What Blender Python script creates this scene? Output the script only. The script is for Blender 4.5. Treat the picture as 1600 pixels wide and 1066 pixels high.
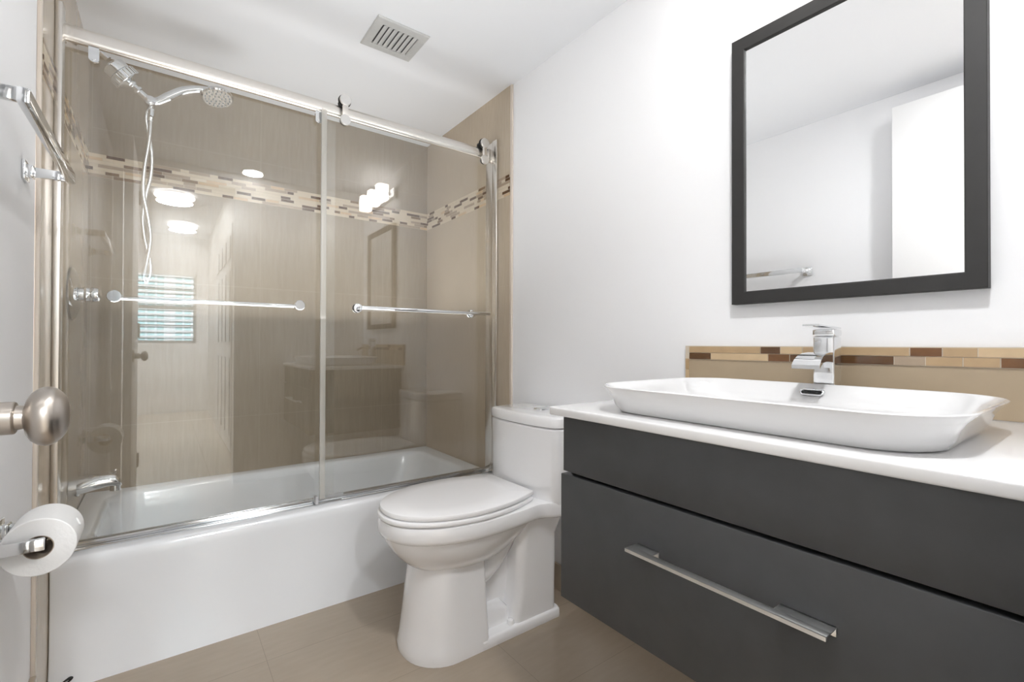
import bpy, bmesh, math, random
from mathutils import Vector, Matrix
for o in list(bpy.data.objects): bpy.data.objects.remove(o)
sc = bpy.context.scene
COL = sc.collection
H = 0.965                                   # camera height above the floor

# ------------------------------------------------------------------ camera, world, exposure
cam = bpy.data.objects.new('camera', bpy.data.cameras.new('camera'))
COL.objects.link(cam); sc.camera = cam
YAW, PITCH, ROLL = 0.638337704, 0.00739262576, 0.00314333194
_f = Vector((math.sin(YAW)*math.cos(PITCH), math.cos(YAW)*math.cos(PITCH), math.sin(PITCH)))
_r = Vector((math.cos(YAW), -math.sin(YAW), 0)); _u = _r.cross(_f)
r2 = _r*math.cos(ROLL) + _u*math.sin(ROLL); u2 = -_r*math.sin(ROLL) + _u*math.cos(ROLL)
M = Matrix(((r2.x, u2.x, -_f.x, 0), (r2.y, u2.y, -_f.y, 0), (r2.z, u2.z, -_f.z, H), (0, 0, 0, 1)))
cam.matrix_world = M
cam.data.sensor_width = 36; cam.data.lens = 731.011/1600*36
cam.data.clip_start = 0.02; cam.data.clip_end = 900

w = bpy.data.worlds.new('sky'); sc.world = w; w.use_nodes = True
nt = w.node_tree; bg = nt.nodes['Background']
sky = nt.nodes.new('ShaderNodeTexSky'); sky.sky_type = 'HOSEK_WILKIE'; sky.turbidity = 4
sky.sun_direction = (0.6, 0.4, 0.7)
nt.links.new(sky.outputs[0], bg.inputs[0]); bg.inputs[1].default_value = 9

sun = bpy.data.objects.new('sun', bpy.data.lights.new('sun', 'SUN')); COL.objects.link(sun)
sun.data.energy = 45; sun.data.angle = .02; sun.rotation_euler = Vector((.35, -1, -.7)).to_track_quat('-Z', 'Y').to_euler()
# added soft upward fill, no lamp there: the ceiling bounces it into the room
def bounce(loc, sx, sy, power, spread):
    l = bpy.data.lights.new('added_bounce_fill', 'AREA'); l.shape = 'RECTANGLE'; l.size = sx; l.size_y = sy
    l.energy = power; l.color = (.965, .985, 1); l.spread = math.radians(spread)
    o = bpy.data.objects.new('added_bounce_fill', l); COL.objects.link(o); o.location = loc; o.rotation_euler = (math.pi, 0, 0)
bounce((.40, 1.20, 1.06), .7, 1.2, 2.9, 130)    # over the bathroom floor
bounce((.50, 2.15, 1.06), 1.3, .66, 5.6, 160)     # over the bathtub
vs = sc.view_settings
vs.view_transform = 'Standard'; vs.look = 'None'; vs.gamma = 1; vs.use_curve_mapping = False
vs.exposure = 0.10
sc.cycles.use_denoising = True
sc.cycles.max_bounces = 14; sc.cycles.diffuse_bounces = 7; sc.cycles.glossy_bounces = 6
sc.cycles.transparent_max_bounces = 24; sc.cycles.sample_clamp_indirect = 6
sc.cycles.caustics_reflective = False; sc.cycles.caustics_refractive = False

# ------------------------------------------------------------------ materials
def lin(c):
    c = c/255.0
    return c/12.92 if c <= .04045 else ((c+.055)/1.055)**2.4
def rgb(r, g, b): return (lin(r), lin(g), lin(b), 1)
def mat(name, col=(.8,.8,.8,1), rough=.5, metal=0, spec=.5, coat=0, emit=None, es=0, bump=0, bscale=60, var=0, aniso=0):
    m = bpy.data.materials.new(name); m.use_nodes = True
    t = m.node_tree; b = t.nodes['Principled BSDF']
    b.inputs['Base Color'].default_value = col; b.inputs['Roughness'].default_value = rough
    b.inputs['Metallic'].default_value = metal; b.inputs['Specular IOR Level'].default_value = spec
    b.inputs['Coat Weight'].default_value = coat; b.inputs['Coat Roughness'].default_value = .04
    if aniso: b.inputs['Anisotropic'].default_value = aniso
    if emit: b.inputs['Emission Color'].default_value = emit; b.inputs['Emission Strength'].default_value = es
    if var or bump:
        tc = t.nodes.new('ShaderNodeTexCoord'); n = t.nodes.new('ShaderNodeTexNoise')
        n.inputs['Scale'].default_value = bscale; n.inputs['Detail'].default_value = 4
        t.links.new(tc.outputs['Object'], n.inputs['Vector'])
        if var:
            mx = t.nodes.new('ShaderNodeMix'); mx.data_type = 'RGBA'
            mx.inputs[6].default_value = tuple(c*(1-var) for c in col[:3])+(1,)
            mx.inputs[7].default_value = tuple(min(1, c*(1+var)) for c in col[:3])+(1,)
            t.links.new(n.outputs[0], mx.inputs[0]); t.links.new(mx.outputs[2], b.inputs['Base Color'])
        if bump:
            bp = t.nodes.new('ShaderNodeBump'); bp.inputs['Strength'].default_value = bump; bp.inputs['Distance'].default_value = .002
            t.links.new(n.outputs[0], bp.inputs['Height']); t.links.new(bp.outputs[0], b.inputs['Normal'])
    return m

def tile_mat(name, c1, c2, grout, tw, th, ou, ov, axis, rough=.22, streak=(30, 30, 2.5), gw=.0010, gmix=.28, spec=.5):
    """beige porcelain; tile grid on object coords; axis 'x','y' (wall running along it) or 'f' floor"""
    m = bpy.data.materials.new(name); m.use_nodes = True
    t = m.node_tree; N = t.nodes; L = t.links; b = N['Principled BSDF']
    b.inputs['Roughness'].default_value = rough; b.inputs['Specular IOR Level'].default_value = spec
    geo = N.new('ShaderNodeNewGeometry'); sep = N.new('ShaderNodeSeparateXYZ'); L.new(geo.outputs['Position'], sep.inputs[0])
    U = sep.outputs['Y' if axis == 'y' else 'X']; V = sep.outputs['Y' if axis == 'f' else 'Z']
    def mth(op, a, bb=None):
        n = N.new('ShaderNodeMath'); n.operation = op
        for i, v in enumerate((a, bb)):
            if v is None: continue
            if isinstance(v, (int, float)): n.inputs[i].default_value = v
            else: L.new(v, n.inputs[i])
        return n.outputs[0]
    def line(c, off, size):
        d = mth('ABSOLUTE', mth('SUBTRACT', mth('FRACT', mth('ADD', mth('DIVIDE', mth('SUBTRACT', c, off), size), 100.5)), .5))
        return mth('LESS_THAN', d, gw/size)
    g = mth('MAXIMUM', line(U, ou, tw), line(V, ov, th))
    mp = N.new('ShaderNodeMapping'); mp.inputs['Scale'].default_value = streak
    L.new(geo.outputs['Position'], mp.inputs['Vector'])
    n1 = N.new('ShaderNodeTexNoise'); n1.inputs['Scale'].default_value = 4; n1.inputs['Detail'].default_value = 6
    L.new(mp.outputs[0], n1.inputs['Vector'])
    n2 = N.new('ShaderNodeTexNoise'); n2.inputs['Scale'].default_value = 3.5; n2.inputs['Detail'].default_value = 5
    L.new(geo.outputs['Position'], n2.inputs['Vector'])
    mm = mth('ADD', mth('MULTIPLY', n1.outputs[0], .55), mth('MULTIPLY', n2.outputs[0], .45))
    cr = N.new('ShaderNodeMix'); cr.data_type = 'RGBA'; cr.inputs[6].default_value = c1; cr.inputs[7].default_value = c2
    mr = N.new('ShaderNodeMapRange'); mr.inputs[1].default_value = .35; mr.inputs[2].default_value = .65
    L.new(mm, mr.inputs[0]); L.new(mr.outputs[0], cr.inputs[0])
    gx = N.new('ShaderNodeMix'); gx.data_type = 'RGBA'; gx.inputs[7].default_value = grout
    L.new(mth('MULTIPLY', g, gmix), gx.inputs[0]); L.new(cr.outputs[2], gx.inputs[6]); L.new(gx.outputs[2], b.inputs['Base Color'])
    return m

paint = mat('white_wall_paint', (.88, .885, .90, 1), .55, spec=.3, bump=.04, bscale=120)
ceil_p = mat('ceiling_paint', (.79, .80, .82, 1), .8, spec=.2)
room_p = mat('bedroom_paint', (.85, .84, .83, 1), .7, spec=.2)
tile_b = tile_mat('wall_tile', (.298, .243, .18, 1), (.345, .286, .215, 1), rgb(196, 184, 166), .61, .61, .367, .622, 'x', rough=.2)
tile_s = tile_mat('wall_tile_side_lightened', (.47, .39, .295, 1), (.52, .44, .34, 1), rgb(196, 184, 166), .61, .61, 2.235, .622, 'y', rough=.10)  # same tile as the back wall, colour lightened to make up for weak light
floor_m = tile_mat('floor_tile', (.338, .277, .214, 1), (.368, .304, .237, 1), (.20, .165, .13, 1), .61, .305, .256, 1.591, 'f', rough=.16, streak=(3, 14, 2), gw=.0009, gmix=.5)
floor2_m = tile_mat('bedroom_floor_tile', (.56, .50, .42, 1), (.63, .57, .49, 1), (.25, .22, .18, 1), .61, .61, .27, -.6, 'f', rough=.18, streak=(2, 10, 2), gw=.003, gmix=.8)
base_m = mat('baseboard_tile', rgb(178, 164, 146), .3, var=.06, bscale=20)
edge_m = mat('tile_edge_trim', rgb(214, 203, 190), .35)
enamel = mat('tub_enamel', (.77, .785, .805, 1), .12, coat=.6)
ceramic = mat('toilet_ceramic', (.88, .88, .89, 1), .1, coat=.8)
basin_c = mat('sink_ceramic', (.72, .72, .725, 1), .1, coat=.8)
plastic = mat('seat_plastic', (.89, .89, .90, 1), .22, coat=.2)
chrome = mat('chrome', (.80, .81, .82, 1), .06, 1)
satin = mat('brushed_aluminium', (.80, .765, .72, 1), .26, 1, aniso=.4)
nickel = mat('satin_nickel', (.47, .43, .39, 1), .3, 1, aniso=.5)
sealm = mat('clear_seal', (.78, .77, .74, 1), .3)
black = mat('black_rubber_and_slot_shade', (.012, .012, .012, 1), .6)
dark_frame = mat('charcoal_frame', (.015, .0142, .0135, 1), .55, var=.25, bscale=40)
vanity_m = mat('charcoal_laminate', (.050, .0515, .054, 1), .5, var=.16, bscale=25, bump=.1)
vinside = mat('cabinet_inside', (.01, .01, .01, 1), .8)
quartz = mat('white_quartz', (.78, .78, .785, 1), .2, coat=.3)
paper = mat('toilet_tissue', (.82, .82, .815, 1), .95, spec=.1, bump=.25, bscale=160)
cardboard = mat('cardboard', (.34, .28, .22, 1), .9)
white_p = mat('white_enamel_metal', (.62, .62, .61, 1), .4)
door_m = mat('white_door_paint', (.84, .84, .84, 1), .4)
shade_e = mat('lit_glass_shade', (1, .95, .88, 1), .4, emit=(1, .965, .93, 1), es=11)
dome_e = mat('lit_dome', (1, 1, 1, 1), .4, emit=(1, .975, .95, 1), es=10)
can_e = mat('lit_recessed_lens', (1, 1, 1, 1), .4, emit=(1, .98, .96, 1), es=26)
mirror_m = mat('mirror_silver', (.93, .935, .94, 1), .004, 1)
blind_m = mat('blind_white', (.85, .85, .83, 1), .5)
facade_w = mat('facade_white', (.85, .88, .9, 1), .8)
facade_g = mat('facade_glass', (.25, .42, .45, 1), .2)

def glass_mat():
    m = bpy.data.materials.new('clear_shower_glass'); m.use_nodes = True
    t = m.node_tree; t.nodes.clear(); N = t.nodes; L = t.links
    out = N.new('ShaderNodeOutputMaterial'); mx = N.new('ShaderNodeMixShader')
    tr = N.new('ShaderNodeBsdfTransparent'); gl = N.new('ShaderNodeBsdfGlossy'); fr = N.new('ShaderNodeFresnel')
    tr.inputs[0].default_value = (.985, .99, .985, 1); gl.inputs['Roughness'].default_value = .0
    gl.inputs[0].default_value = (1, 1, 1, 1); ge = N.new('ShaderNodeNewGeometry'); mr = N.new('ShaderNodeMapRange')     # same index on both faces of the pane
    mr.inputs[3].default_value = 1.68; mr.inputs[4].default_value = 1/1.68
    L.new(ge.outputs['Backfacing'], mr.inputs[0]); L.new(mr.outputs[0], fr.inputs[0])
    L.new(fr.outputs[0], mx.inputs[0]); L.new(tr.outputs[0], mx.inputs[1]); L.new(gl.outputs[0], mx.inputs[2]); L.new(mx.outputs[0], out.inputs[0])
    return m
glass = glass_mat()

def seal_mat():
    m = mat('frosted_seal', (.62, .60, .56, 1), .3); t = m.node_tree
    tr = t.nodes.new('ShaderNodeBsdfTransparent'); mx = t.nodes.new('ShaderNodeMixShader'); mx.inputs[0].default_value = .45
    t.links.new(tr.outputs[0], mx.inputs[1]); t.links.new(t.nodes['Principled BSDF'].outputs[0], mx.inputs[2])
    t.links.new(mx.outputs[0], t.nodes['Material Output'].inputs[0]); return m
MOS = [mat('mosaic_dark_brown', rgb(92, 66, 44), .12, var=.15), mat('mosaic_taupe', rgb(168, 150, 130), .15, var=.08),
       mat('mosaic_cream', rgb(206, 192, 170), .3, var=.05), mat('mosaic_tan', rgb(198, 172, 138), .3, var=.12),
       mat('mosaic_umber', rgb(128, 104, 80), .12, var=.15), mat('mosaic_grout', rgb(198, 187, 170), .6)]

# ------------------------------------------------------------------ mesh helpers
class MB:
    def __init__(s): s.bm = bmesh.new()
    def _new(s, n0, mi):
        s.bm.faces.ensure_lookup_table()
        for f in s.bm.faces[n0:]: f.material_index = mi
    def box(s, x0, x1, y0, y1, z0, z1, bev=0, seg=2, mi=0):
        n0 = len(s.bm.faces)
        x0, x1 = min(x0, x1), max(x0, x1); y0, y1 = min(y0, y1), max(y0, y1); z0, z1 = min(z0, z1), max(z0, z1)
        v = [s.bm.verts.new(p) for p in ((x0,y0,z0),(x1,y0,z0),(x1,y1,z0),(x0,y1,z0),(x0,y0,z1),(x1,y0,z1),(x1,y1,z1),(x0,y1,z1))]
        fs = [s.bm.faces.new([v[i] for i in q]) for q in ((3,2,1,0),(4,5,6,7),(0,1,5,4),(1,2,6,5),(2,3,7,6),(3,0,4,7))]
        if bev:
            ed = list({e for f in fs for e in f.edges})
            bmesh.ops.bevel(s.bm, geom=ed, offset=bev, segments=seg, affect='EDGES', profile=.5)
        s._new(n0, mi); return s
    def loft(s, secs, cap0=True, cap1=True, closed=True, mi=0):
        n0 = len(s.bm.faces)
        R = [[s.bm.verts.new(p) for p in sec] for sec in secs]; n = len(secs[0])
        for a, b in zip(R, R[1:]):
            for i in range(n if closed else n-1):
                j = (i+1) % n
                try: s.bm.faces.new((a[i], a[j], b[j], b[i]))
                except ValueError: pass
        if cap0: s.bm.faces.new(R[0][::-1])
        if cap1: s.bm.faces.new(R[-1])
        s._new(n0, mi); return s
    def lathe(s, p0, axis, prof, n=32, mi=0, caps=True):
        """prof: list of (distance along the axis, radius)"""
        ax = Vector(axis).normalized(); a = ax.orthogonal().normalized(); b = ax.cross(a)
        secs = [[Vector(p0)+ax*d+(a*math.cos(2*math.pi*i/n)+b*math.sin(2*math.pi*i/n))*max(r, 1e-5) for i in range(n)] for d, r in prof]
        return s.loft(secs, caps, caps, mi=mi)
    def cyl(s, p0, p1, r, r1=None, n=24, bev=0, mi=0):
        p0, p1 = Vector(p0), Vector(p1); l = (p1-p0).length; r1 = r if r1 is None else r1
        pr = [(0, r), (l, r1)] if not bev else [(0, r-bev), (bev*.3, r-bev*.3), (bev, r), (l-bev, r1), (l-bev*.3, r1-bev*.3), (l, r1-bev)]
        return s.lathe(p0, p1-p0, pr, n, mi)
    def tube(s, pts, r, n=12, mi=0, cuts=6, sq=None):
        P = [Vector(p) for p in pts]
        rr = r if isinstance(r, (list, tuple)) else [r]*len(P)
        Q, RR = [], []
        for i in range(len(P)-1):
            a, b, c, d = P[max(i-1,0)], P[i], P[i+1], P[min(i+2,len(P)-1)]
            for k in range(cuts):
                t = k/cuts
                Q.append(.5*((2*b)+(c-a)*t+(2*a-5*b+4*c-d)*t*t+(3*b-a-3*c+d)*t**3)); RR.append(rr[i]*(1-t)+rr[i+1]*t)
        Q.append(P[-1]); RR.append(rr[-1])
        T = [(Q[min(i+1,len(Q)-1)]-Q[max(i-1,0)]).normalized() for i in range(len(Q))]
        nrm = T[0].orthogonal().normalized(); secs = []
        for q, t, ra in zip(Q, T, RR):
            nrm = (nrm - t*nrm.dot(t)).normalized(); bn = t.cross(nrm)
            secs.append([q+(nrm*math.cos(2*math.pi*i/n)+bn*math.sin(2*math.pi*i/n))*ra for i in range(n)])
        return s.loft(secs, mi=mi)
    def prism(s, pts, vec, mi=0):
        v = Vector(vec); return s.loft([[Vector(p) for p in pts], [Vector(p)+v for p in pts]], mi=mi)
    def build(s, name, m, parent=None, sharp=38):
        bmesh.ops.recalc_face_normals(s.bm, faces=s.bm.faces)
        for f in s.bm.faces: f.smooth = True
        for e in s.bm.edges:
            if len(e.link_faces) == 2 and e.calc_face_angle(0) > math.radians(sharp): e.smooth = False
        root = parent
        while root is not None and root.parent is not None: root = root.parent
        if root is not None: loc = root.location.copy()
        else:
            xs = [v.co.x for v in s.bm.verts]; ys = [v.co.y for v in s.bm.verts]; zs = [v.co.z for v in s.bm.verts]
            loc = Vector(((min(xs)+max(xs))/2, (min(ys)+max(ys))/2, min(zs)))
        for v in s.bm.verts: v.co -= loc
        me = bpy.data.meshes.new(name); s.bm.to_mesh(me); s.bm.free()
        for mm in (m if isinstance(m, (list, tuple)) else [m]): me.materials.append(mm)
        o = bpy.data.objects.new(name, me); COL.objects.link(o)
        if parent is None: o.location = loc
        else: o.parent = parent
        return o

def thing(name, loc, label, cat, group=None):
    o = bpy.data.objects.new(name, None); COL.objects.link(o); o.location = loc
    o.empty_display_size = .05
    return tag(o, label, cat, group)
def tag(o, label, cat, group=None):
    o['label'] = label; o['category'] = cat
    if group: o['group'] = group
    return o
def struct(o, label=None):
    o['kind'] = 'structure'
    if label: o['label'] = label
    return o
def box(name, m, *a, parent=None, **k): return MB().box(*a, **k).build(name, m, parent)

def rrect(x0, x1, y0, y1, r, z, n=8):
    pts = []
    for cx, cy, a0 in ((x1-r, y1-r, 0), (x0+r, y1-r, 90), (x0+r, y0+r, 180), (x1-r, y0+r, 270)):
        for k in range(n+1):
            a = math.radians(a0+90*k/n); pts.append(Vector((cx+r*math.cos(a), cy+r*math.sin(a), z)))
    return pts

# ================================================================== ROOM SHELL
XL, XR, YB, YD, ZC = -.253, 1.25, 2.537, .015, 2.141
struct(box('floor', floor_m, -.27, 1.27, -.09, 2.56, -.05, 0))
struct(box('ceiling', ceil_p, -.37, 1.37, -.09, 2.65, ZC, ZC+.06))
struct(box('wall_left', paint, -.37, XL-.009, -.10, 2.65, 0, ZC))
struct(box('wall_right', paint, XR+.009, 1.37, -.10, 2.65, 0, ZC))
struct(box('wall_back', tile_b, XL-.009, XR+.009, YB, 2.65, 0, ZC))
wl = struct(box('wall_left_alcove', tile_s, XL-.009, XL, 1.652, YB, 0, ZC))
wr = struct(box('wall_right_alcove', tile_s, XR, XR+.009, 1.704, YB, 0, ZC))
struct(box('trim_1', edge_m, XL-.009, XL+.0005, 1.640, 1.652, 0, ZC, bev=.002), 'light edging strip of the tiled shower wall beside the towel bar')
struct(box('trim_2', edge_m, XR-.0005, XR+.009, 1.690, 1.704, 0, ZC, bev=.002), 'light edging strip of the tiled shower wall above the toilet tank')
# wall holding the bathroom doorway, behind the camera
OX0, OX1, OZ = -.225, .395, 2.05
b = MB(); b.box(-.262, OX0, -.09, YD, 0, ZC); b.box(OX1, 1.259, -.09, YD, 0, ZC); b.box(OX0, OX1, -.09, YD, OZ, ZC)
struct(b.build('wall_front', room_p))
b = MB(); b.box(OX0, OX0+.012, -.09, YD, 0, OZ); b.box(OX1-.012, OX1, -.09, YD, 0, OZ); b.box(OX0, OX1, -.09, YD, OZ-.012, OZ)
struct(b.build('trim_3', door_m), 'white lining of the doorway')
struct(box('baseboard_left', base_m, XL-.009, XL+.003, .66, 1.640, 0, .14, bev=.002))
struct(box('baseboard_right', base_m, XR-.003, XR+.009, .02, 1.690, 0, .10, bev=.002))

# mosaic bands (surface pattern of the tiled walls)
def mosaic(parent, axis, fixed, a0, a1, z0, z1, rows, seed, sgn, name='mosaic_band'):
    rnd = random.Random(seed); g = .0016; rh = (z1-z0)/rows; th = .0015
    b = MB()
    def put(u0, u1, za, zb, mi, d):
        if axis == 'x': b.box(u0, u1, fixed, fixed-d, za, zb, mi=mi)
        else: b.box(fixed, fixed+sgn*d, u0, u1, za, zb, mi=mi)
    put(a0, a1, z0, z1, 5, th*.5)
    for r in range(rows):
        u = a0 + rnd.uniform(-.06, 0); last = 2
        while u < a1:
            L = rnd.choice([.03, .045, .06, .06, .08, .10, .13])
            mi = rnd.choices([0, 1, 2, 3, 4], [.20, .22, .34, .08, .12])[0]
            if mi in (0, 4) and last in (0, 4): mi = 2
            last = mi; u1 = min(u+L, a1)
            if u1-max(u, a0) > .004: put(max(u, a0), u1-g, z0+r*rh+g/2, z0+(r+1)*rh-g/2, mi, th)
            u += L
    return b.build(name, MOS, parent)
wb = bpy.data.objects['wall_back']
mosaic(wb, 'x', YB, XL, XR, 1.642, 1.738, 7, 5, 1)
mosaic(wr, 'y', XR, 1.704, YB, 1.642, 1.738, 7, 11, -1)
mosaic(wl, 'y', XL, 1.652, YB, 1.642, 1.738, 7, 19, 1)

# ================================================================== BEDROOM beyond the doorway (seen in the glass)
BX0, BX1, BY = -1.9, .50, -4.3; BZ = 2.47
struct(box('floor_bedroom', floor2_m, BX0-.1, BX1+.1, BY-.1, -.09, -.05, 0))
struct(box('ceiling_bedroom', ceil_p, BX0-.1, BX1+.1, BY-.1, -.09, BZ, BZ+.06))
struct(box('wall_bedroom_left', room_p, BX0-.1, BX0, BY-.1, -.09, 0, BZ))
struct(box('wall_bedroom_right', room_p, BX1, BX1+.1, BY-.1, -.09, 0, BZ))
b = MB(); b.box(BX0, -.37, -.10, -.02, 0, BZ); b.box(-.37, 1.3, -.09, .0, ZC+.07, BZ+.03)
struct(b.build('wall_bedroom_front', room_p))
WX0, WX1, WZ0, WZ1 = -.78, .36, .97, 1.96
b = MB(); b.box(BX0, WX0, BY-.1, BY, 0, BZ); b.box(WX1, BX1, BY-.1, BY, 0, BZ); b.box(WX0, WX1, BY-.1, BY, 0, WZ0); b.box(WX0, WX1, BY-.1, BY, WZ1, BZ)
struct(b.build('wall_bedroom_far', room_p))
# window with dark muntins
b = MB(); fr = .035
b.box(WX0, WX0+fr, BY-.08, BY-.03, WZ0, WZ1); b.box(WX1-fr, WX1, BY-.08, BY-.03, WZ0, WZ1); b.box(WX0, WX1, BY-.08, BY-.03, WZ0, WZ0+fr); b.box(WX0, WX1, BY-.08, BY-.03, WZ1-fr, WZ1)
winf = MB(); win = struct(b.build('window_1', mat('window_frame_grey', (.45, .45, .44, 1), .5)))
b = MB(); zs = [WZ0+(WZ1-WZ0)*k for k in (.25, .5, .75)]
for k, z in enumerate(zs):
    t = .022 if k == 1 else .008
    b.box(WX0, WX1, BY-.075, BY-.04, z-t, z+t)
b.build('window_bar', mat('window_bar_grey', (.28, .29, .28, 1), .5), win)
bl = MB(); z = WZ0+.04
while z < WZ1-.03:
    bl.prism([(WX0+.02, BY-.03, z), (WX0+.02, BY-.004, z+.001), (WX0+.02, BY-.004, z+.0025), (WX0+.02, BY-.03, z+.0015)], (WX1-WX0-.04, 0, 0)); z += .05
bl.box(WX0+.01, WX1-.01, BY-.035, BY-.001, WZ1-.04, WZ1)
tag(bl.build('window_blind', blind_m), 'white slatted blind hanging in the bedroom window mirrored in the shower glass', 'blind')
# tower block outside
root = thing('apartment_building', (0, -310, -60), 'pale tower block outside the bedroom window mirrored in the shower glass', 'building')
b = MB(); b.box(-70, 70, -340, -310, -60, 130); b.build('facade', facade_w, root)
b = MB()
for i in range(-17, 17):
    if i % 5: b.box(i*4+.5, i*4+3.5, -310.2, -309.9, -58, 129)
b.build('window_strip', facade_g, root)
b = MB()
for k in range(62): b.box(-70, 70, -310, -308.9, -59+3*k, -57.9+3*k)
b.build('balcony', facade_w, root)
# closet doors along the right side of the bedroom
dr = MB(); dr.box(BX1-.035, BX1-.001, -2.45, -1.02, .01, 2.03)
door2 = struct(dr.build('door_2', door_m), 'white panelled closet door mirrored in the shower glass')
pm = MB()
for yc in (-2.27, -1.91, -1.56, -1.20):
    for z0, z1 in ((.14, .84), (.98, 1.62), (1.72, 1.93)):
        pm.box(BX1-.045, BX1-.035, yc-.12, yc+.12, z0, z1, bev=.006, seg=1)
pm.build('door_panel', door_m, door2)
def dome(x, y, z, r, label, nm='ceiling_light'):
    t = thing(nm, (x, y, z), label, 'ceiling light', None)
    MB().lathe((x, y, z), (0, 0, -1), [(0, r*.75), (.02, r*.8), (.022, r*.55)]).build('base', white_p, t)
    MB().lathe((x, y, z-.022), (0, 0, -1), [(0, r), (.012, r*1.0), (.025, r*.92), (.045, r*.7), (.057, r*.4), (.06, .001)]).build('shade', dome_e, t)
    return t
dome(.07, -2.05, BZ, .17, 'lit domed bedroom ceiling light nearer the bathroom doorway')
dome(.17, -3.45, BZ, .155, 'lit domed bedroom ceiling light nearer the window')
def area(name, loc, size, power, col=(1, .97, .93), rot=(0, 0, 0), sy=None):
    l = bpy.data.lights.new(name, 'AREA'); l.energy = power; l.color = col; l.size = size
    if sy: l.shape = 'RECTANGLE'; l.size_y = sy
    else: l.shape = 'DISK'
    o = bpy.data.objects.new(name, l); COL.objects.link(o); o.location = loc; o.rotation_euler = rot; return o
area('bedroom_light_glow', (.07, -2.05, BZ-.085), .30, 62, (.95, .975, 1))
area('bedroom_light_glow', (.17, -3.45, BZ-.085), .28, 56, (.95, .975, 1))

# ================================================================== BATH DOOR (open, hinged at the left jamb)
door = struct(box('door_1', door_m, -.170, -.135, .045, .668, .01, 2.035, bev=.002))
KY, KZ, KX = .60, .898, -.135
kn = MB()
kn.lathe((KX, KY, KZ), (1, 0, 0), [(0, .033), (.003, .033), (.006, .030), (.008, .017), (.010, .0145), (.0275, .0145), (.0285, .0137), (.029, .0108), (.034, .0104),
    (.0348, .0125), (.036, .0170), (.039, .0222), (.0435, .0258), (.048, .0270), (.052, .0265), (.0555, .0248), (.056, .0238), (.0585, .0215), (.0615, .017), (.0635, .010), (.0643, .001)], n=48)
kn.build('door_knob', nickel, door)
b = MB()
for z in (.2, 1.0, 1.82): b.cyl((-.130, .042, z), (-.130, .042, z+.09), .006)
b.build('hinge', nickel, door)

# ================================================================== BATHTUB
tub = thing('bathtub', (.5, 2.16, 0), 'white alcove bathtub with a plain apron behind the glass doors', 'bathtub')
TX0, TX1, TY0, TY1, TZ = XL+.001, XR-.001, 1.797, YB-.001, .361
S = []
def trr(dx, dy0, z, r): return rrect(TX0+dx, TX1-dx, TY0+dy0, TY1-dx, r, z)
S.append(trr(0, -.012, 0, .004)); S.append(trr(0, -.008, .03, .004)); S.append(trr(0, .001, .10, .004)); S.append(trr(0, .004, .20, .004)); S.append(trr(0, .003, .300, .004)); S.append(trr(0, .0, .325, .005))
S.append(trr(0, .001, .345, .006)); S.append(trr(.001, .005, .356, .008)); S.append(trr(.002, .012, .361, .01))
def inn(x0, x1, y0, y1, r, z): return rrect(x0, x1, y0, y1, r, z)
S.append(inn(-.19, 1.185, 1.895, 2.487, .11, .361)); S.append(inn(-.180, 1.172, 1.903, 2.480, .11, .357)); S.append(inn(-.173, 1.16, 1.911, 2.473, .11, .345))
S.append(inn(-.160, 1.12, 1.925, 2.462, .11, .26)); S.append(inn(-.150, 1.06, 1.94, 2.448, .11, .17)); S.append(inn(-.135, 1.0, 1.955, 2.43, .11, .11)); S.append(inn(-.10, .94, 1.985, 2.40, .10, .085)); S.append(inn(0, .8, 2.05, 2.33, .09, .078))
MB().loft(S).build('basin', enamel, tub, sharp=60)
b = MB(); b.lathe((-.170, 2.17, .255), (1, 0, .12), [(0, .036), (.006, .036), (.012, .031), (.016, .014), (.028, .012), (.030, .001)])
b.build('overflow_plate', chrome, tub)
b = MB(); b.lathe((.0, 2.19, .0785), (0, 0, 1), [(0, .03), (.004, .03), (.006, .02), (.006, .001)]); b.build('drain', chrome, tub)
# small black maker's swoosh low on the apron
lg = MB(); y0 = TY0-.0115
def P2(u, v): return (-.233+u*.032, y0-.0016+0.0*v, .0195+v*.014)
out = [(0, -.25), (.22, .42), (.30, .50), (.16, .10), (.5, .62), (.86, 1.0), (1.0, .92), (1.0, .70), (.74, .30), (.52, .0), (.60, .12), (.80, .52), (.72, .66), (.45, .45), (.15, .05)]
b = MB(); b.tube([P2(.02, -.2), P2(.12, .15), P2(.28, .45)], [.001, .0034, .0014], n=8); b.tube([P2(.2, .2), P2(.5, .55), P2(.8, .85), P2(.95, .8), P2(.86, .45), P2(.62, .05)], [.001, .0024, .0038, .004, .0028, .001], n=8)
b.build('maker_logo', mat('black_ink', (.01, .01, .01, 1), .5), tub)

# ================================================================== SHOWER ENCLOSURE
enc = thing('shower_enclosure', (.5, 1.865, TZ), 'frameless glass bath enclosure with brushed top rail, fixed left panel and side channels', 'shower enclosure')
rz0, rz1, ry = 1.846, 1.892, 1.862
def rail_sec(x):
    c = (rz0+rz1)/2; h = (rz1-rz0)/2
    pts = []
    for k in range(24):
        a = 2*math.pi*k/24; pts.append(Vector((x, ry+.0125*math.copysign(abs(math.cos(a))**.6, math.cos(a)), c+h*math.copysign(abs(math.sin(a))**.55, math.sin(a)))))
    return pts
MB().loft([rail_sec(XL+.013), rail_sec(XR-.012)]).build('top_rail', satin, enc)
b = MB(); b.box(XL, XL+.016, 1.803, 1.850, TZ, 1.925, bev=.002); b.box(XL, XL+.010, 1.850, 1.893, TZ, 1.925, bev=.002); b.build('side_channel', satin, enc)
b = MB(); b.box(XR-.012, XR, 1.795, 1.832, TZ, 1.925, bev=.002); b.box(XR-.006, XR, 1.832, 1.893, TZ, 1.925, bev=.002); b.build('side_channel', satin, enc)
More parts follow.
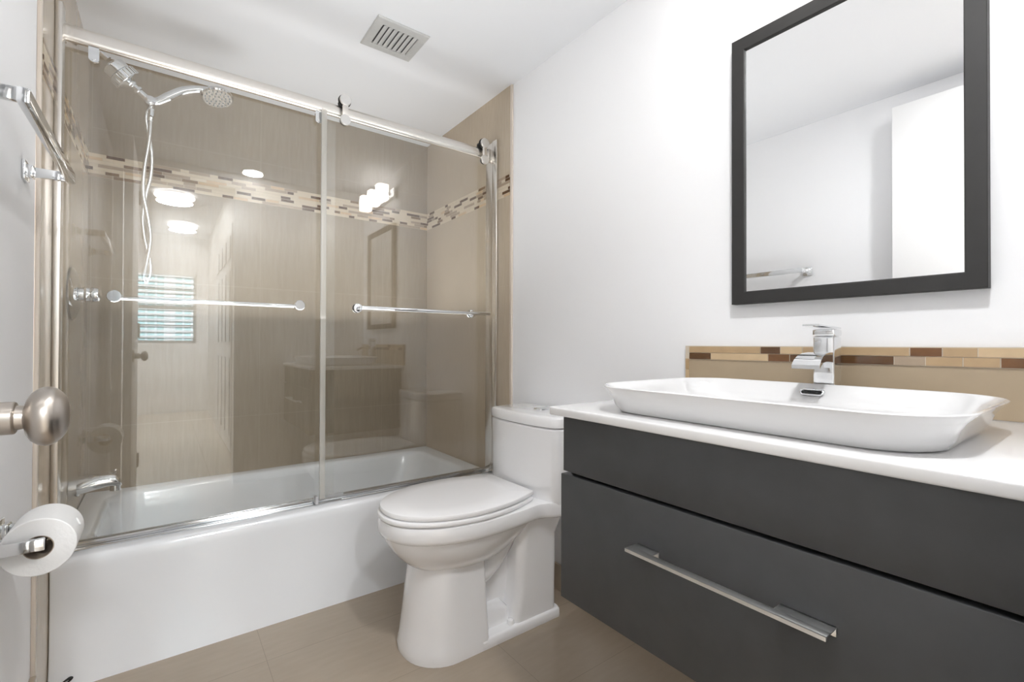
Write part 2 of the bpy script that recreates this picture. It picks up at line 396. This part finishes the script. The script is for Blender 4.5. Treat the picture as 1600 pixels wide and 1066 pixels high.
b = MB(); b.box(XR-.024, XR-.004, 1.848, 1.876, rz0-.004, rz1+.004, bev=.002); b.build('rail_bracket', satin, enc)
b = MB(); b.box(XL+.004, XL+.016, 1.848, 1.876, rz0-.004, rz1+.004, bev=.002); b.build('rail_bracket', satin, enc)
b = MB(); b.box(XL+.002, XR-.002, 1.838, 1.888, TZ, TZ+.006, bev=.002); b.box(XL+.002, XR-.002, 1.858, 1.866, TZ+.006, TZ+.020, bev=.002); b.box(XL+.002, XR-.002, 1.880, 1.886, TZ+.006, TZ+.018, bev=.001)
b.build('bottom_track', mat('polished_aluminium', (.84, .86, .88, 1), .15, 1), enc)
gz1 = 1.823
box('fixed_glass_panel', glass, XL+.011, .529, 1.869, 1.877, TZ+.007, gz1, parent=enc)
for hx in (-.176, .463):
    b = MB(); pts = []
    for k in range(9):
        a = math.pi+math.pi*k/8; pts.append((hx+.012*math.cos(a), 1.856, 1.812+.010*math.sin(a)))
    pts += [(hx+.012, 1.856, 1.846), (hx-.012, 1.856, 1.846)]
    b.prism(pts, (0, .010, 0)); b.cyl((hx, 1.854, 1.812), (hx, 1.857, 1.812), .005, n=16)
    b.build('glass_hanger', chrome, enc)
# inner towel bar carried by the fixed panel
def glass_bar(parent, x0, x1, yg, side, z, over):
    b = MB(); yb = yg+side*.045
    b.cyl((x0-over[0], yb, z), (x1+over[1], yb, z), .0072, bev=.002); b.build('bar_rod', chrome, parent)
    for x in (x0, x1):
        b = MB(); b.cyl((x, yg-side*.002, z), (x, yb, z), .0065)
        b.lathe((x, yg+side*.0045, z), (0, side, 0), [(0, .017), (.003, .017), (.005, .014)])
        b.lathe((x, yg-side*.0045, z), (0, -side, 0), [(0, .0185), (.010, .0185), (.0125, .0165)])
        b.build('bar_post', chrome, parent)
glass_bar(enc, -.125, .401, 1.873, 1, H+.143, (0, 0))
# sliding door
sl = thing('sliding_shower_door', (.86, 1.84, TZ+.02), 'sliding clear glass door with roller discs and outer towel bar', 'shower door')
box('glass_panel', glass, .472, 1.236, 1.835, 1.843, TZ+.022, 1.862, parent=sl)
b = MB(); b.box(.468, .487, 1.8335, 1.8445, TZ+.022, 1.850, bev=.001); b.build('edge_seal', seal_mat(), sl)
for rx in (.5535, 1.196):
    zt, zb = 1.907, 1.829
    b = MB(); b.lathe((rx, 1.833, zt), (0, -1, 0), [(0, .0215), (.008, .0215), (.010, .0195)]); b.lathe((rx, 1.833, zb), (0, -1, 0), [(0, .0205), (.008, .0205), (.010, .0185)])
    b.build('roller_disc', mat('spun_aluminium', (.86, .85, .83, 1), .3, 1, aniso=.9), sl)
    box('roller_strap', satin, rx-.011, rx+.011, 1.826, 1.834, zb, zt, bev=.001, parent=sl)
    b = MB(); b.cyl((rx, 1.833, zt), (rx, 1.876, zt), .0155); b.lathe((rx, 1.833, zt), (0, 1, 0), [(0, .012), (.006, .024), (.012, .024)]); b.build('roller_wheel', black, sl)
    b = MB(); b.lathe((rx, 1.8435, zb), (0, 1, 0), [(0, .016), (.004, .016)]); b.build('clamp_washer', black, sl)
glass_bar(sl, .608, 1.133, 1.839, -1, H+.141, (0, .070))
b = MB(); b.box(.452, .462, 1.826, 1.856, TZ+.0075, TZ+.034, bev=.001); b.box(.462, .560, 1.846, 1.852, TZ+.020, TZ+.030, bev=.001); b.build('bottom_guide', mat('grey_plastic', (.45, .45, .46, 1), .35), sl)

# ================================================================== SHOWER FITTINGS on the left wall
v = thing('shower_valve', (XL, 2.13, 1.13), 'round chrome shower valve with knob handle on the left tiled wall', 'shower valve')
b = MB(); b.lathe((XL+.001, 2.13, 1.130), (1, 0, 0), [(0, .086), (.004, .088), (.010, .080), (.016, .060), (.020, .045), (.022, .030)], n=48); b.build('escutcheon', chrome, v)
b = MB(); b.lathe((XL+.020, 2.13, 1.130), (1, 0, 0), [(0, .022), (.012, .021), (.014, .026), (.020, .027), (.024, .0245), (.030, .0245), (.042, .026), (.050, .024), (.056, .016), (.058, .004)], n=40); b.build('knob_handle', chrome, v)
s_ = thing('tub_spout', (XL, 2.13, .485), 'chrome tub spout with a diverter pin over the left end of the bath', 'tub spout')
b = MB(); b.lathe((XL+.001, 2.13, .482), (1, 0, 0), [(0, .030), (.022, .031), (.026, .027)]); 
secs = []
for x, zc, hz, hy in ((.022, .482, .029, .030), (.045, .485, .028, .029), (.075, .489, .025, .027), (.100, .491, .023, .025), (.118, .489, .022, .024), (.130, .483, .018, .021), (.136, .478, .010, .014)):
    secs.append([Vector((XL+x, 2.13+hy*1.15*math.cos(a), zc+hz*1.15*math.sin(a)*(1 if math.sin(a) > 0 else .75))) for a in [2*math.pi*k/24 for k in range(24)]])
b.loft(secs); b.cyl((XL+.118, 2.13, .482), (XL+.118, 2.13, .455), .015); b.build('body', chrome, s_)
b = MB(); b.cyl((XL+.118, 2.13, .505), (XL+.118, 2.13, .522), .003); b.lathe((XL+.118, 2.13, .520), (0, 0, 1), [(0, .004), (.003, .006), (.007, .004)]); b.build('diverter_pin', nickel, s_)
sh = thing('shower_filter_arm', (XL, 2.15, 2.03), 'chrome shower arm with inline filter and bracket above the bath', 'shower head')
MAN = Vector((-.049, 2.165, H+.885)); FIL = Vector((-.126, 2.155, H+.952)); A0 = Vector((XL, 2.15, H+1.040))
b = MB(); b.lathe(A0, (1, 0, 0), [(0, .028), (.004, .028), (.012, .014)]); b.tube([A0, A0+Vector((.03, 0, 0)), Vector((-.200, 2.152, H+1.020)), Vector((-.165, 2.153, H+.994))], .0105); b.build('shower_arm', chrome, sh)
d = (MAN-FIL).normalized()
b = MB(); b.lathe(FIL-d*.045, d, [(0, .016), (.006, .033), (.010, .037), (.034, .037), (.036, .033), (.038, .043), (.066, .043), (.070, .038), (.074, .020), (.080, .015)], n=40)
for k in range(20):
    a = 2*math.pi*k/20; q = d.orthogonal().normalized(); q2 = d.cross(q); o_ = (q*math.cos(a)+q2*math.sin(a))*.043
    b.cyl(FIL-d*.005+o_, FIL+d*.019+o_, .0022, n=6)
b.build('filter_canister', chrome, sh)
b = MB(); b.lathe(FIL+d*.030, d, [(0, .013), (.010, .013), (.011, .010), (.020, .010), (.022, .0145), (.030, .0145), (.032, .010), (.045, .011), (.058, .012)]); b.build('swivel_joint', chrome, sh)
b = MB(); b.lathe(MAN+Vector((0, -.020, 0)), (0, 1, 0), [(0, .012), (.003, .017), (.036, .017), (.040, .012)]); b.cyl(MAN+Vector((.004, 0, 0)), MAN+Vector((.026, -.004, .010)), .014)
b.build('holder_bracket', mat('satin_chrome', (.75, .75, .76, 1), .2, 1), sh)
hs = thing('hand_shower', (.15, 2.165, H+.95), 'chrome hand shower resting in the bracket with a long hanging hose', 'hand shower')
b = MB(); HP = [MAN+Vector((.018, -.004, .002)), MAN+Vector((.05, -.004, .030)), MAN+Vector((.095, -.004, .068)), MAN+Vector((.14, -.004, .090)), MAN+Vector((.175, -.004, .097))]
b.tube(HP, [.013, .0165, .016, .014, .015]); b.build('handle', chrome, hs)
hd = Vector((.12, -.30, -1)).normalized(); hp = MAN+Vector((.205, -.004, .100))
b = MB(); b.lathe(hp, hd, [(-.006, .010), (.0, .026), (.006, .042), (.014, .052), (.024, .055), (.029, .050), (.030, .001)], n=40); b.build('spray_head', chrome, hs)
b = MB()
for rr, n in ((.014, 6), (.028, 12), (.041, 18)):
    for k in range(n):
        a = 2*math.pi*k/n; q = hd.orthogonal().normalized(); q2 = hd.cross(q); c_ = hp+hd*.0295+(q*math.cos(a)+q2*math.sin(a))*rr
        b.cyl(c_, c_+hd*.003, .0018, n=6)
b.build('nozzle', mat('grey_rubber', (.35, .36, .38, 1), .5), hs)
b = MB()
def hz(x, z, y=2.165): return (x, y, H+z)
b.cyl(hz(-.046, .862), hz(-.048, .815), .0095, bev=.002)
b.build('hose_nut', chrome, hs)
b = MB(); b.tube([hz(-.048, .82), hz(-.052, .74), hz(-.064, .64), hz(-.067, .55), hz(-.053, .46), hz(-.045, .38), hz(-.056, .29), hz(-.064, .245, 2.168), hz(-.057, .225, 2.172), hz(-.046, .25, 2.178), hz(-.046, .30, 2.182), hz(-.063, .39, 2.182), hz(-.068, .46, 2.18), hz(-.060, .54, 2.18), hz(-.046, .62, 2.18), hz(-.044, .70, 2.178), hz(-.056, .78, 2.175), hz(-.060, .84, 2.17), hz(-.04, .878, 2.168)], .0062, n=10, cuts=8)
b.build('hose', mat('hose_steel', (.82, .82, .82, 1), .25, .9), hs)

# ================================================================== TOILET
T0 = 1.375
toi = thing('toilet', (.9, T0, 0), 'white one piece toilet with closed elongated lid beside the vanity', 'toilet')
def outl(prof, z, n=40, inset=0, dx=0):
    """prof: list of (x, halfwidth) from front to back; front starts with halfwidth 0"""
    xs = [p[0] for p in prof]
    def hw(x):
        for (a, wa), (c, wc) in zip(prof, prof[1:]):
            if x <= c: return wa+(wc-wa)*(x-a)/(c-a)
        return prof[-1][1]
    pts = []
    for k in range(n+1):
        x = xs[0]+(xs[-1]-xs[0])*(1-math.cos(math.pi/2*k/n))
        pts.append((x, hw(x)))
    up = [Vector((x, T0+wd, z)) for x, wd in pts]; dn = [Vector((x, T0-wd, z)) for x, wd in pts[::-1][:-1]]
    if inset:
        cx = (xs[0]+xs[-1])/2; sx = 1-2*inset/(xs[-1]-xs[0]); mw = max(p[1] for p in pts); sy = 1-inset/mw
        return [Vector((cx+(q.x-cx)*sx, T0+(q.y-T0)*sy, q.z)) for q in up+dn]
    return up+dn
def egg(xf, xm, xb, wm, wbk, n=14):
    p = []
    for k in range(n+1):
        a = math.pi/2*k/n; p.append((xm-(xm-xf)*math.cos(a), wm*math.sin(a)**.92 if k else 0.0))
    for k in range(1, 9):
        t = k/8; p.append((xm+(xb-xm)*t, wm-(wm-wbk)*t*t))
    return p
LID = egg(.535, .79, 1.020, .184, .126)
def slab(prof, z0, z1, r, name, m, crown=0):
    s = [outl(prof, z0, inset=r), outl(prof, z0+r*.4, inset=r*.3), outl(prof, z0+r), outl(prof, z1-r), outl(prof, z1-r*.35, inset=r*.3), outl(prof, z1, inset=r*1.1)]
    if crown: s.append(outl(prof, z1+crown, inset=.07))
    return MB().loft(s).build(name, m, toi)
slab(LID, .447, .464, .005, 'lid', plastic, crown=.003)
slab(egg(.528, .79, 1.015, .187, .130), .430, .4455, .005, 'seat', plastic)
for sd in (-1, 1): box('lid_hinge', plastic, .99, 1.028, T0+sd*.065-.02, T0+sd*.065+.02, .430, .446, bev=.005, parent=toi)
# bowl, pedestal and skirt: one casting
b = MB()
DECK = egg(.530, .79, 1.0, .190, .168); DECK += [(1.03, .165), (1.05, .178), (1.075, .192), (1.12, .200), (1.236, .200)]
b.loft([outl(DECK, .376, inset=.010), outl(DECK, .380, inset=.004), outl(DECK, .390), outl(DECK, .418), outl(DECK, .4265, inset=.003), outl(DECK, .4285, inset=.010)])
def bowl(z, xf, xm, xb, wm, wb_): return outl(egg(xf, xm, xb, wm, wb_), z)
b.loft([bowl(.385, .540, .79, 1.03, .182, .140), bowl(.365, .546, .79, 1.03, .177, .125), bowl(.335, .562, .79, 1.02, .166, .10), bowl(.305, .585, .79, 1.0, .150, .08), bowl(.278, .613, .79, .98, .128, .06), bowl(.258, .645, .79, .95, .095, .04), bowl(.250, .69, .79, .92, .06, .03)])
def ped(z, xf, xb, w, r, rb=.012, n=10):
    pts = []
    for cx, cy, a0, q in ((xb-rb, T0+w-rb, 0, rb), (xf+r, T0+w-r, 90, r), (xf+r, T0-w+r, 180, r), (xb-rb, T0-w+rb, 270, rb)):
        for k in range(n+1):
            a = math.radians(a0+90*k/n); pts.append(Vector((cx+q*math.cos(a), cy+q*math.sin(a), z)))
    return pts
b.loft([ped(0, .598, .838, .137, .125), ped(.02, .597, .838, .1375, .125), ped(.035, .602, .838, .134, .122), ped(.12, .612, .836, .126, .115), ped(.22, .624, .834, .118, .108), ped(.34, .640, .832, .110, .10)])
b.loft([rrect(.80, .99, T0-.055, T0+.055, .02, .0), rrect(.80, .99, T0-.055, T0+.055, .02, .385)])
b.loft([rrect(.80, 1.139, T0-.137, T0+.137, .012, 0), rrect(.80, 1.140, T0-.138, T0+.138, .014, .006), rrect(.80, 1.139, T0-.137, T0+.137, .014, .026), rrect(.80, 1.136, T0-.130, T0+.130, .014, .032)])
b.loft([rrect(.935, 1.132, T0-.128, T0+.128, .03, .02), rrect(.955, 1.132, T0-.128, T0+.128, .03, .12), rrect(.965, 1.134, T0-.130, T0+.130, .03, .30), rrect(.97, 1.16, T0-.150, T0+.150, .03, .385)])
for sd in (-1, 1):
    y = T0+sd*.062
    b.tube([(.99, y, .375), (.965, y, .325), (.91, y, .255), (.86, y, .215), (.80, y, .20)], [.035, .034, .034, .036, .036], n=16)
    b.tube([(.935, y-sd*.006, .385), (.90, y-sd*.006, .325), (.85, y-sd*.006, .28), (.80, y-sd*.006, .262)], [.030, .030, .030, .030], n=16)
    b.loft([rrect(.815, .955, *sorted((T0, T0+sd*.095)), .02, .02), rrect(.825, .945, *sorted((T0, T0+sd*.092)), .025, .075), rrect(.845, .925, *sorted((T0, T0+sd*.075)), .03, .098)])
b.build('bowl', ceramic, toi, sharp=50)
for sd in (-1, 1):
    b = MB(); b.lathe((.935, T0+sd*.112, .031), (0, 0, 1), [(0, .0125), (.010, .012), (.015, .010), (.018, .004)]); b.build('bolt_cap', ceramic, toi)
def tsec(z, e=0):
    pts = []; xb = 1.238; n = 26
    wd = .200+e
    for k in range(n+1):
        t = -1+2*k/n
        pts.append(Vector((1.033-e+.034*abs(t)**2.6, T0-wd*t, z)))
    r = .022; out = []
    # round the front corners
    out = [p for p in pts if abs(p.y-T0) < wd-.012]
    out = [Vector((1.092-e, T0+wd, z)), Vector((1.076-e, T0+wd-.003, z))]+out+[Vector((1.076-e, T0-wd+.003, z)), Vector((1.092-e, T0-wd, z))]
    return [Vector((xb, T0+wd, z))]+out+[Vector((xb, T0-wd, z))]
MB().loft([tsec(.420, -.004), tsec(.435, -.001), tsec(.55, 0), tsec(.672, .002), tsec(.677, -.004)]).build('tank', ceramic, toi)
MB().loft([tsec(.679, -.004), tsec(.681, .003), tsec(.706, .004), tsec(.713, .001), tsec(.716, -.006), tsec(.7175, -.02)]).build('tank_lid', ceramic, toi)
b = MB(); b.lathe((1.160, T0, .7176), (0, 0, 1), [(0, .030), (.003, .030), (.005, .027), (.0045, .0255), (.006, .024), (.007, .020), (.0074, .001)]); b.build('flush_button', chrome, toi)

# ================================================================== VANITY
van = thing('vanity_cabinet', (.97, .40, .41), 'wall hung charcoal vanity cabinet with two wide drawers', 'vanity cabinet')
VY0, VY1, VX = .022, .757, .703
b = MB(); b.box(VX+.020, XR+.008, VY0+.004, VY1-.006, .416, .806); b.build('carcass', vinside, van)
b = MB(); b.box(VX+.022, XR+.008, VY1-.014, VY1-.002, .414, .806); b.build('side_panel', vanity_m, van)
box('drawer', vanity_m, VX, VX+.019, VY0, VY1, .690, .8075, bev=.0008, parent=van)
dw = box('drawer', vanity_m, VX-.002, VX+.019, VY0, VY1+.005, .414, .683, bev=.0008, parent=van)
# edge pull: ledge with a finger slot, front lip and turned-down ends
HY0, HY1, HZ, HX = .237, .556, .600, .668
b = MB(); hx1 = VX-.0022
b.box(HX, hx1, HY0, HY0+.070, HZ-.002, HZ, bev=.0006); b.box(HX, hx1, HY1-.048, HY1, HZ-.002, HZ, bev=.0006)
b.box(HX, HX+.013, HY0, HY1, HZ-.0022, HZ+.0002, bev=.0006)
b.loft([rrect(HX-.003, HX+.0015, HY0, HY1, .0015, HZ-.0055), rrect(HX-.003, HX+.0015, HY0, HY1, .0015, HZ)])
b.box(hx1-.003, hx1, HY0, HY0+.07, HZ-.012, HZ, bev=.0005); b.box(hx1-.003, hx1, HY1-.048, HY1, HZ-.012, HZ, bev=.0005)
b.build('handle', mat('polished_steel', (.93, .93, .92, 1), .32, 1), dw)
tag(box('countertop', quartz, .694, XR+.008, VY0-.006, .795, .8080, .8265, bev=.0035, seg=3), 'white stone countertop resting on the charcoal vanity', 'countertop')
# vessel basin
sk = thing('vessel_sink', (.95, .42, .8265), 'white rounded rectangular vessel sink standing on the countertop', 'sink')
sx0, sx1, sy0, sy1, sz0, sz1 = .716, 1.150, .122, .712, .8268, .8810
def sr(dx, r, z, d2=0): return rrect(sx0+dx, sx1-dx-d2, sy0+dx, sy1-dx, r, z, n=12)
S = [sr(.036, .078, sz0), sr(.029, .082, sz0+.003), sr(.022, .086, sz0+.014), sr(.016, .092, sz0+.030), sr(.009, .097, sz0+.041), sr(.001, .104, sz1-.0045), sr(0, .105, sz1-.002), sr(.002, .104, sz1), sr(.004, .102, sz1-.0004), sr(.007, .099, sz1-.003),
     sr(.022, .088, sz1-.012), sr(.034, .080, sz1-.030), sr(.050, .07, sz1-.044), sr(.09, .06, sz1-.049), sr(.17, .04, sz1-.050)]
MB().loft(S).build('basin', basin_c, sk, sharp=60)
# overflow slot set in the inner rear wall
ox = sx1-.030; oz = sz1-.0165
def slot(hw, hh, x, n=10, tilt=.45):
    pts = []
    for k in range(n+1):
        a = -math.pi/2+math.pi*k/n; pts.append((hw+hh*math.cos(a), hh*math.sin(a)))
    for k in range(n+1):
        a = math.pi/2+math.pi*k/n; pts.append((-hw+hh*math.cos(a), hh*math.sin(a)))
    return [Vector((x+q[1]*tilt, .425+q[0], oz+q[1]*.9)) for q in pts]
b = MB(); b.loft([slot(.016, .0078, ox+.006), slot(.016, .0078, ox-.0016), slot(.0155, .0070, ox-.0026), slot(.015, .0048, ox-.0026), slot(.015, .0045, ox+.002)], cap0=True, cap1=False); b.build('overflow_ring', chrome, sk)
b = MB(); b.loft([slot(.0145, .0026, ox+.004), slot(.0145, .0026, ox-.0024)]); b.build('overflow_shade_plug', black, sk)  # solid black plug, painted as the shade inside the slot
# faucet
fa = thing('faucet', (1.178, .412, .8265), 'square chrome waterfall faucet behind the vessel sink', 'faucet')
fy, fx = .418, 1.182
b = MB(); b.box(fx-.021, fx+.021, fy-.021, fy+.021, .827, .985, bev=.004, seg=3); b.build('body', chrome, fa)
b = MB(); b.box(fx-.0215, fx+.0215, fy-.0215, fy+.0215, .9855, 1.0005, bev=.003); b.prism([(fx-.085, fy-.016, 1.0065), (fx-.085, fy+.016, 1.0065), (fx+.020, fy+.0205, 1.0015), (fx+.020, fy-.0205, 1.0015)], (0, 0, .0032)); b.build('lever', chrome, fa)
b = MB()
def spsec(x, zt, th, w): return [Vector((x, fy+w, zt)), Vector((x, fy-w, zt)), Vector((x, fy-w, zt-th)), Vector((x, fy-w+.004, zt-th)), Vector((x, fy+w-.004, zt-th)), Vector((x, fy+w, zt-th))]
b.loft([spsec(fx-.018, .950, .022, .019), spsec(fx-.045, .950, .020, .021), spsec(fx-.070, .948, .017, .0235), spsec(fx-.088, .943, .014, .025), spsec(fx-.103, .934, .011, .0262), spsec(fx-.112, .924, .008, .0268)]); b.build('spout', chrome, fa, sharp=30)
# tiled backsplash
bs = box('backsplash', mat('backsplash_tile', rgb(170, 153, 129), .3, var=.06, bscale=14), XR-.002, XR+.008, VY0-.006, .812, .8268, .9625)
tag(bs, 'low beige tile backsplash with a strip of brown and cream mosaic', 'backsplash')
b = MB(); bx = XR-.002
b.box(bx, bx-.0015, VY0, .812, .9235, .9625, mi=5)
r1 = [.799, .593, .544, .493, .289, .238, .187, .09, .022]; m1 = [3, 0, 2, 3, 4, 3, 2, 3]
r2_ = [.799, .731, .574, .522, .315, .264, .208, .157, .09, .022]; m2 = [0, 2, 4, 0, 1, 3, 3, 4, 2]
for rr, mm, z0, z1 in ((r1, m1, .9435, .9605), (r2_, m2, .9245, .9420)):
    for i, mi in enumerate(mm): b.box(bx, bx-.003, rr[i+1]+.001, rr[i]-.001, z0, z1, mi=mi)
b.box(bx, bx-.003, .801, .811, .894, .925, mi=3); b.box(bx, bx-.003, .801, .811, .829, .892, mi=2)
b.build('mosaic_strip', [MOS[0], MOS[1], mat('mosaic_travertine', rgb(196, 172, 138), .35, var=.12, bscale=40), mat('mosaic_honey', rgb(176, 150, 116), .3, var=.12, bscale=40), mat('mosaic_bronze', rgb(112, 78, 50), .12, var=.2), MOS[5]], bs)

# ================================================================== MIRROR above the vanity
mi_ = thing('wall_mirror', (XR, .42, H+.11), 'rectangular wall mirror in a dark charcoal frame above the sink', 'mirror')
my0, my1, mz0, mz1, fw = .171, .663, H+.1095, H+.822, .033
fx0 = XR-.014; b = MB()
def ring(x, ins): return [Vector((x, my0+ins, mz0+ins)), Vector((x, my1-ins, mz0+ins)), Vector((x, my1-ins, mz1-ins)), Vector((x, my0+ins, mz1-ins))]
b.loft([ring(XR+.008, 0), ring(fx0-.003, 0), ring(fx0-.004, .001), ring(fx0-.001, fw-.002), ring(fx0+.001, fw), ring(XR+.002, fw)], False, False); b.build('frame', dark_frame, mi_, sharp=20)
box('mirror_glass', mirror_m, XR-.008, XR+.004, my0+fw-.003, my1-fw+.003, mz0+fw-.003, mz1-fw+.003, parent=mi_)

# ================================================================== VANITY LIGHT (mirrored in the shower glass)
vl = thing('vanity_light', (XR, .42, 1.99), 'three shade vanity light bar above the mirror reflected in the shower glass', 'wall lamp')
box('back_plate', chrome, XR-.016, XR+.008, .21, .67, 1.965, 2.025, bev=.003, parent=vl)
for y in (.28, .44, .60):
    b = MB(); b.cyl((XR-.015, y, 1.995), (XR-.07, y, 1.995), .010); b.cyl((XR-.07, y, 1.995), (XR-.07, y, 2.010), .018); b.build('lamp_arm', chrome, vl)
    b = MB(); b.loft([rrect(XR-.110, XR-.034, y-.038, y+.038, .02, z) for z in (1.945, 1.950, 2.040, 2.045)]); b.build('shade', shade_e, vl)
rc = thing('recessed_light', (.478, .11, ZC), 'small lit recessed ceiling light reflected in the shower glass', 'ceiling light')
MB().lathe((.478, .11, ZC), (0, 0, -1), [(0, .078), (.003, .078), (.005, .066), (.004, .062)]).build('trim_ring', white_p, rc)
MB().lathe((.478, .11, ZC-.0045), (0, 0, -1), [(0, .060), (.001, .060)]).build('lens', can_e, rc)
area('recessed_light_glow', (.478, .11, ZC-.010), .12, 12, (.98, .99, 1))

# ================================================================== CEILING VENT
ve = thing('ceiling_vent', (.705, 1.715, ZC), 'square white slatted air vent in the ceiling', 'air vent')
vx0, vx1, vy0, vy1 = .603, .806, 1.617, 1.811; b = MB(); q = .034
def vr(ins, z, qx=0): return [Vector((vx0+ins+qx, vy0+ins, z)), Vector((vx1-ins-qx, vy0+ins, z)), Vector((vx1-ins-qx, vy1-ins, z)), Vector((vx0+ins+qx, vy1-ins, z))]
b.loft([vr(0, ZC+.001), vr(0, ZC-.003), vr(.004, ZC-.007), vr(q, ZC-.007, -.004), vr(q+.002, ZC-.004, -.004), vr(q+.002, ZC+.001, -.004)], False, False); b.build('frame', mat('vent_frame_grey', (.52, .52, .51, 1), .5, var=.08, bscale=60), ve, sharp=20)
box('duct_shade_plate', mat('vent_dark', (.10, .10, .10, 1), .9), vx0+.03, vx1-.03, vy0+.034, vy1-.034, ZC-.0006, ZC+.001, parent=ve)  # flat dark plate: shade of the duct put in as colour
ix0, ix1 = vx0+.034, vx1-.034
for k in range(7):
    x = ix0+(ix1-ix0)*(k+.18)/7
    b = MB(); b.prism([(x-.002, vy0+q+.002, ZC-.0075), (x-.0005, vy0+q+.002, ZC-.0085), (x+.0155, vy0+q+.002, ZC-.0025), (x+.0145, vy0+q+.002, ZC-.0015)], (0, vy1-vy0-2*q-.004, 0)); b.build('slat', white_p, ve)

# ================================================================== TOWEL BAR (left wall)
tb = thing('towel_bar', (XL-.009, 1.29, H+.375), 'flat chrome towel bar on the white wall near the shower', 'towel bar')
tz, tX = H+.393, -.183
def post(parent, y, z, x1, h=.011, d=.006):
    b = MB(); b.box(XL-.009, XL-.002, y-.022, y+.022, z-.022, z+.022, bev=.002); b.box(XL-.004, XL+.010, y-.014, y+.014, z-.014, z+.014, bev=.003); b.build('mount_plate', chrome, parent)
    b = MB(); b.box(XL+.002, x1+.003, y-d, y+d, z-h, z+h, bev=.002); b.build('mount_post', chrome, parent)
post(tb, 1.520, tz, tX); post(tb, 1.060, tz, tX)
b = MB(); b.box(tX-.008, tX+.008, 1.053, 1.527, tz-.012, tz+.012, bev=.0015); b.build('bar_rod', chrome, tb)

# ================================================================== TOILET PAPER
pz = H-.370
tp = thing('paper_holder', (XL-.009, 1.27, pz), 'chrome toilet paper holder low on the left wall', 'paper holder')
post(tp, 1.208, pz, -.178); post(tp, 1.338, pz, -.178)
b = MB(); b.cyl((-.186, 1.212, pz), (-.186, 1.334, pz), .0095); b.build('roller', chrome, tp)
ro = thing('toilet_paper_roll', (-.186, 1.273, pz-.06), 'white toilet paper roll hanging on the chrome holder', 'toilet paper')
cx_, cz_ = -.186, pz-.0095
def ringy(y, r, n=64, irr=0): return [Vector((cx_+r*(1+irr*math.sin(3*2*math.pi*k/n))*math.cos(2*math.pi*k/n), y, cz_+r*math.sin(2*math.pi*k/n))) for k in range(n)]
b = MB(); b.loft([ringy(1.222, .0215), ringy(1.222, .0515), ringy(1.2235, .053), ringy(1.3225, .053), ringy(1.324, .0515), ringy(1.324, .0215)], False, False)
b.tube([(cx_+.046, 1.273, cz_+.030), (cx_+.052, 1.273, cz_+.016)], .0015, n=6); b.build('paper', paper, ro)
b = MB(); b.loft([ringy(1.222, .0213), ringy(1.324, .0213), ringy(1.324, .0200), ringy(1.222, .0200), ringy(1.222, .0213)], False, False); b.build('cardboard_core', cardboard, ro)
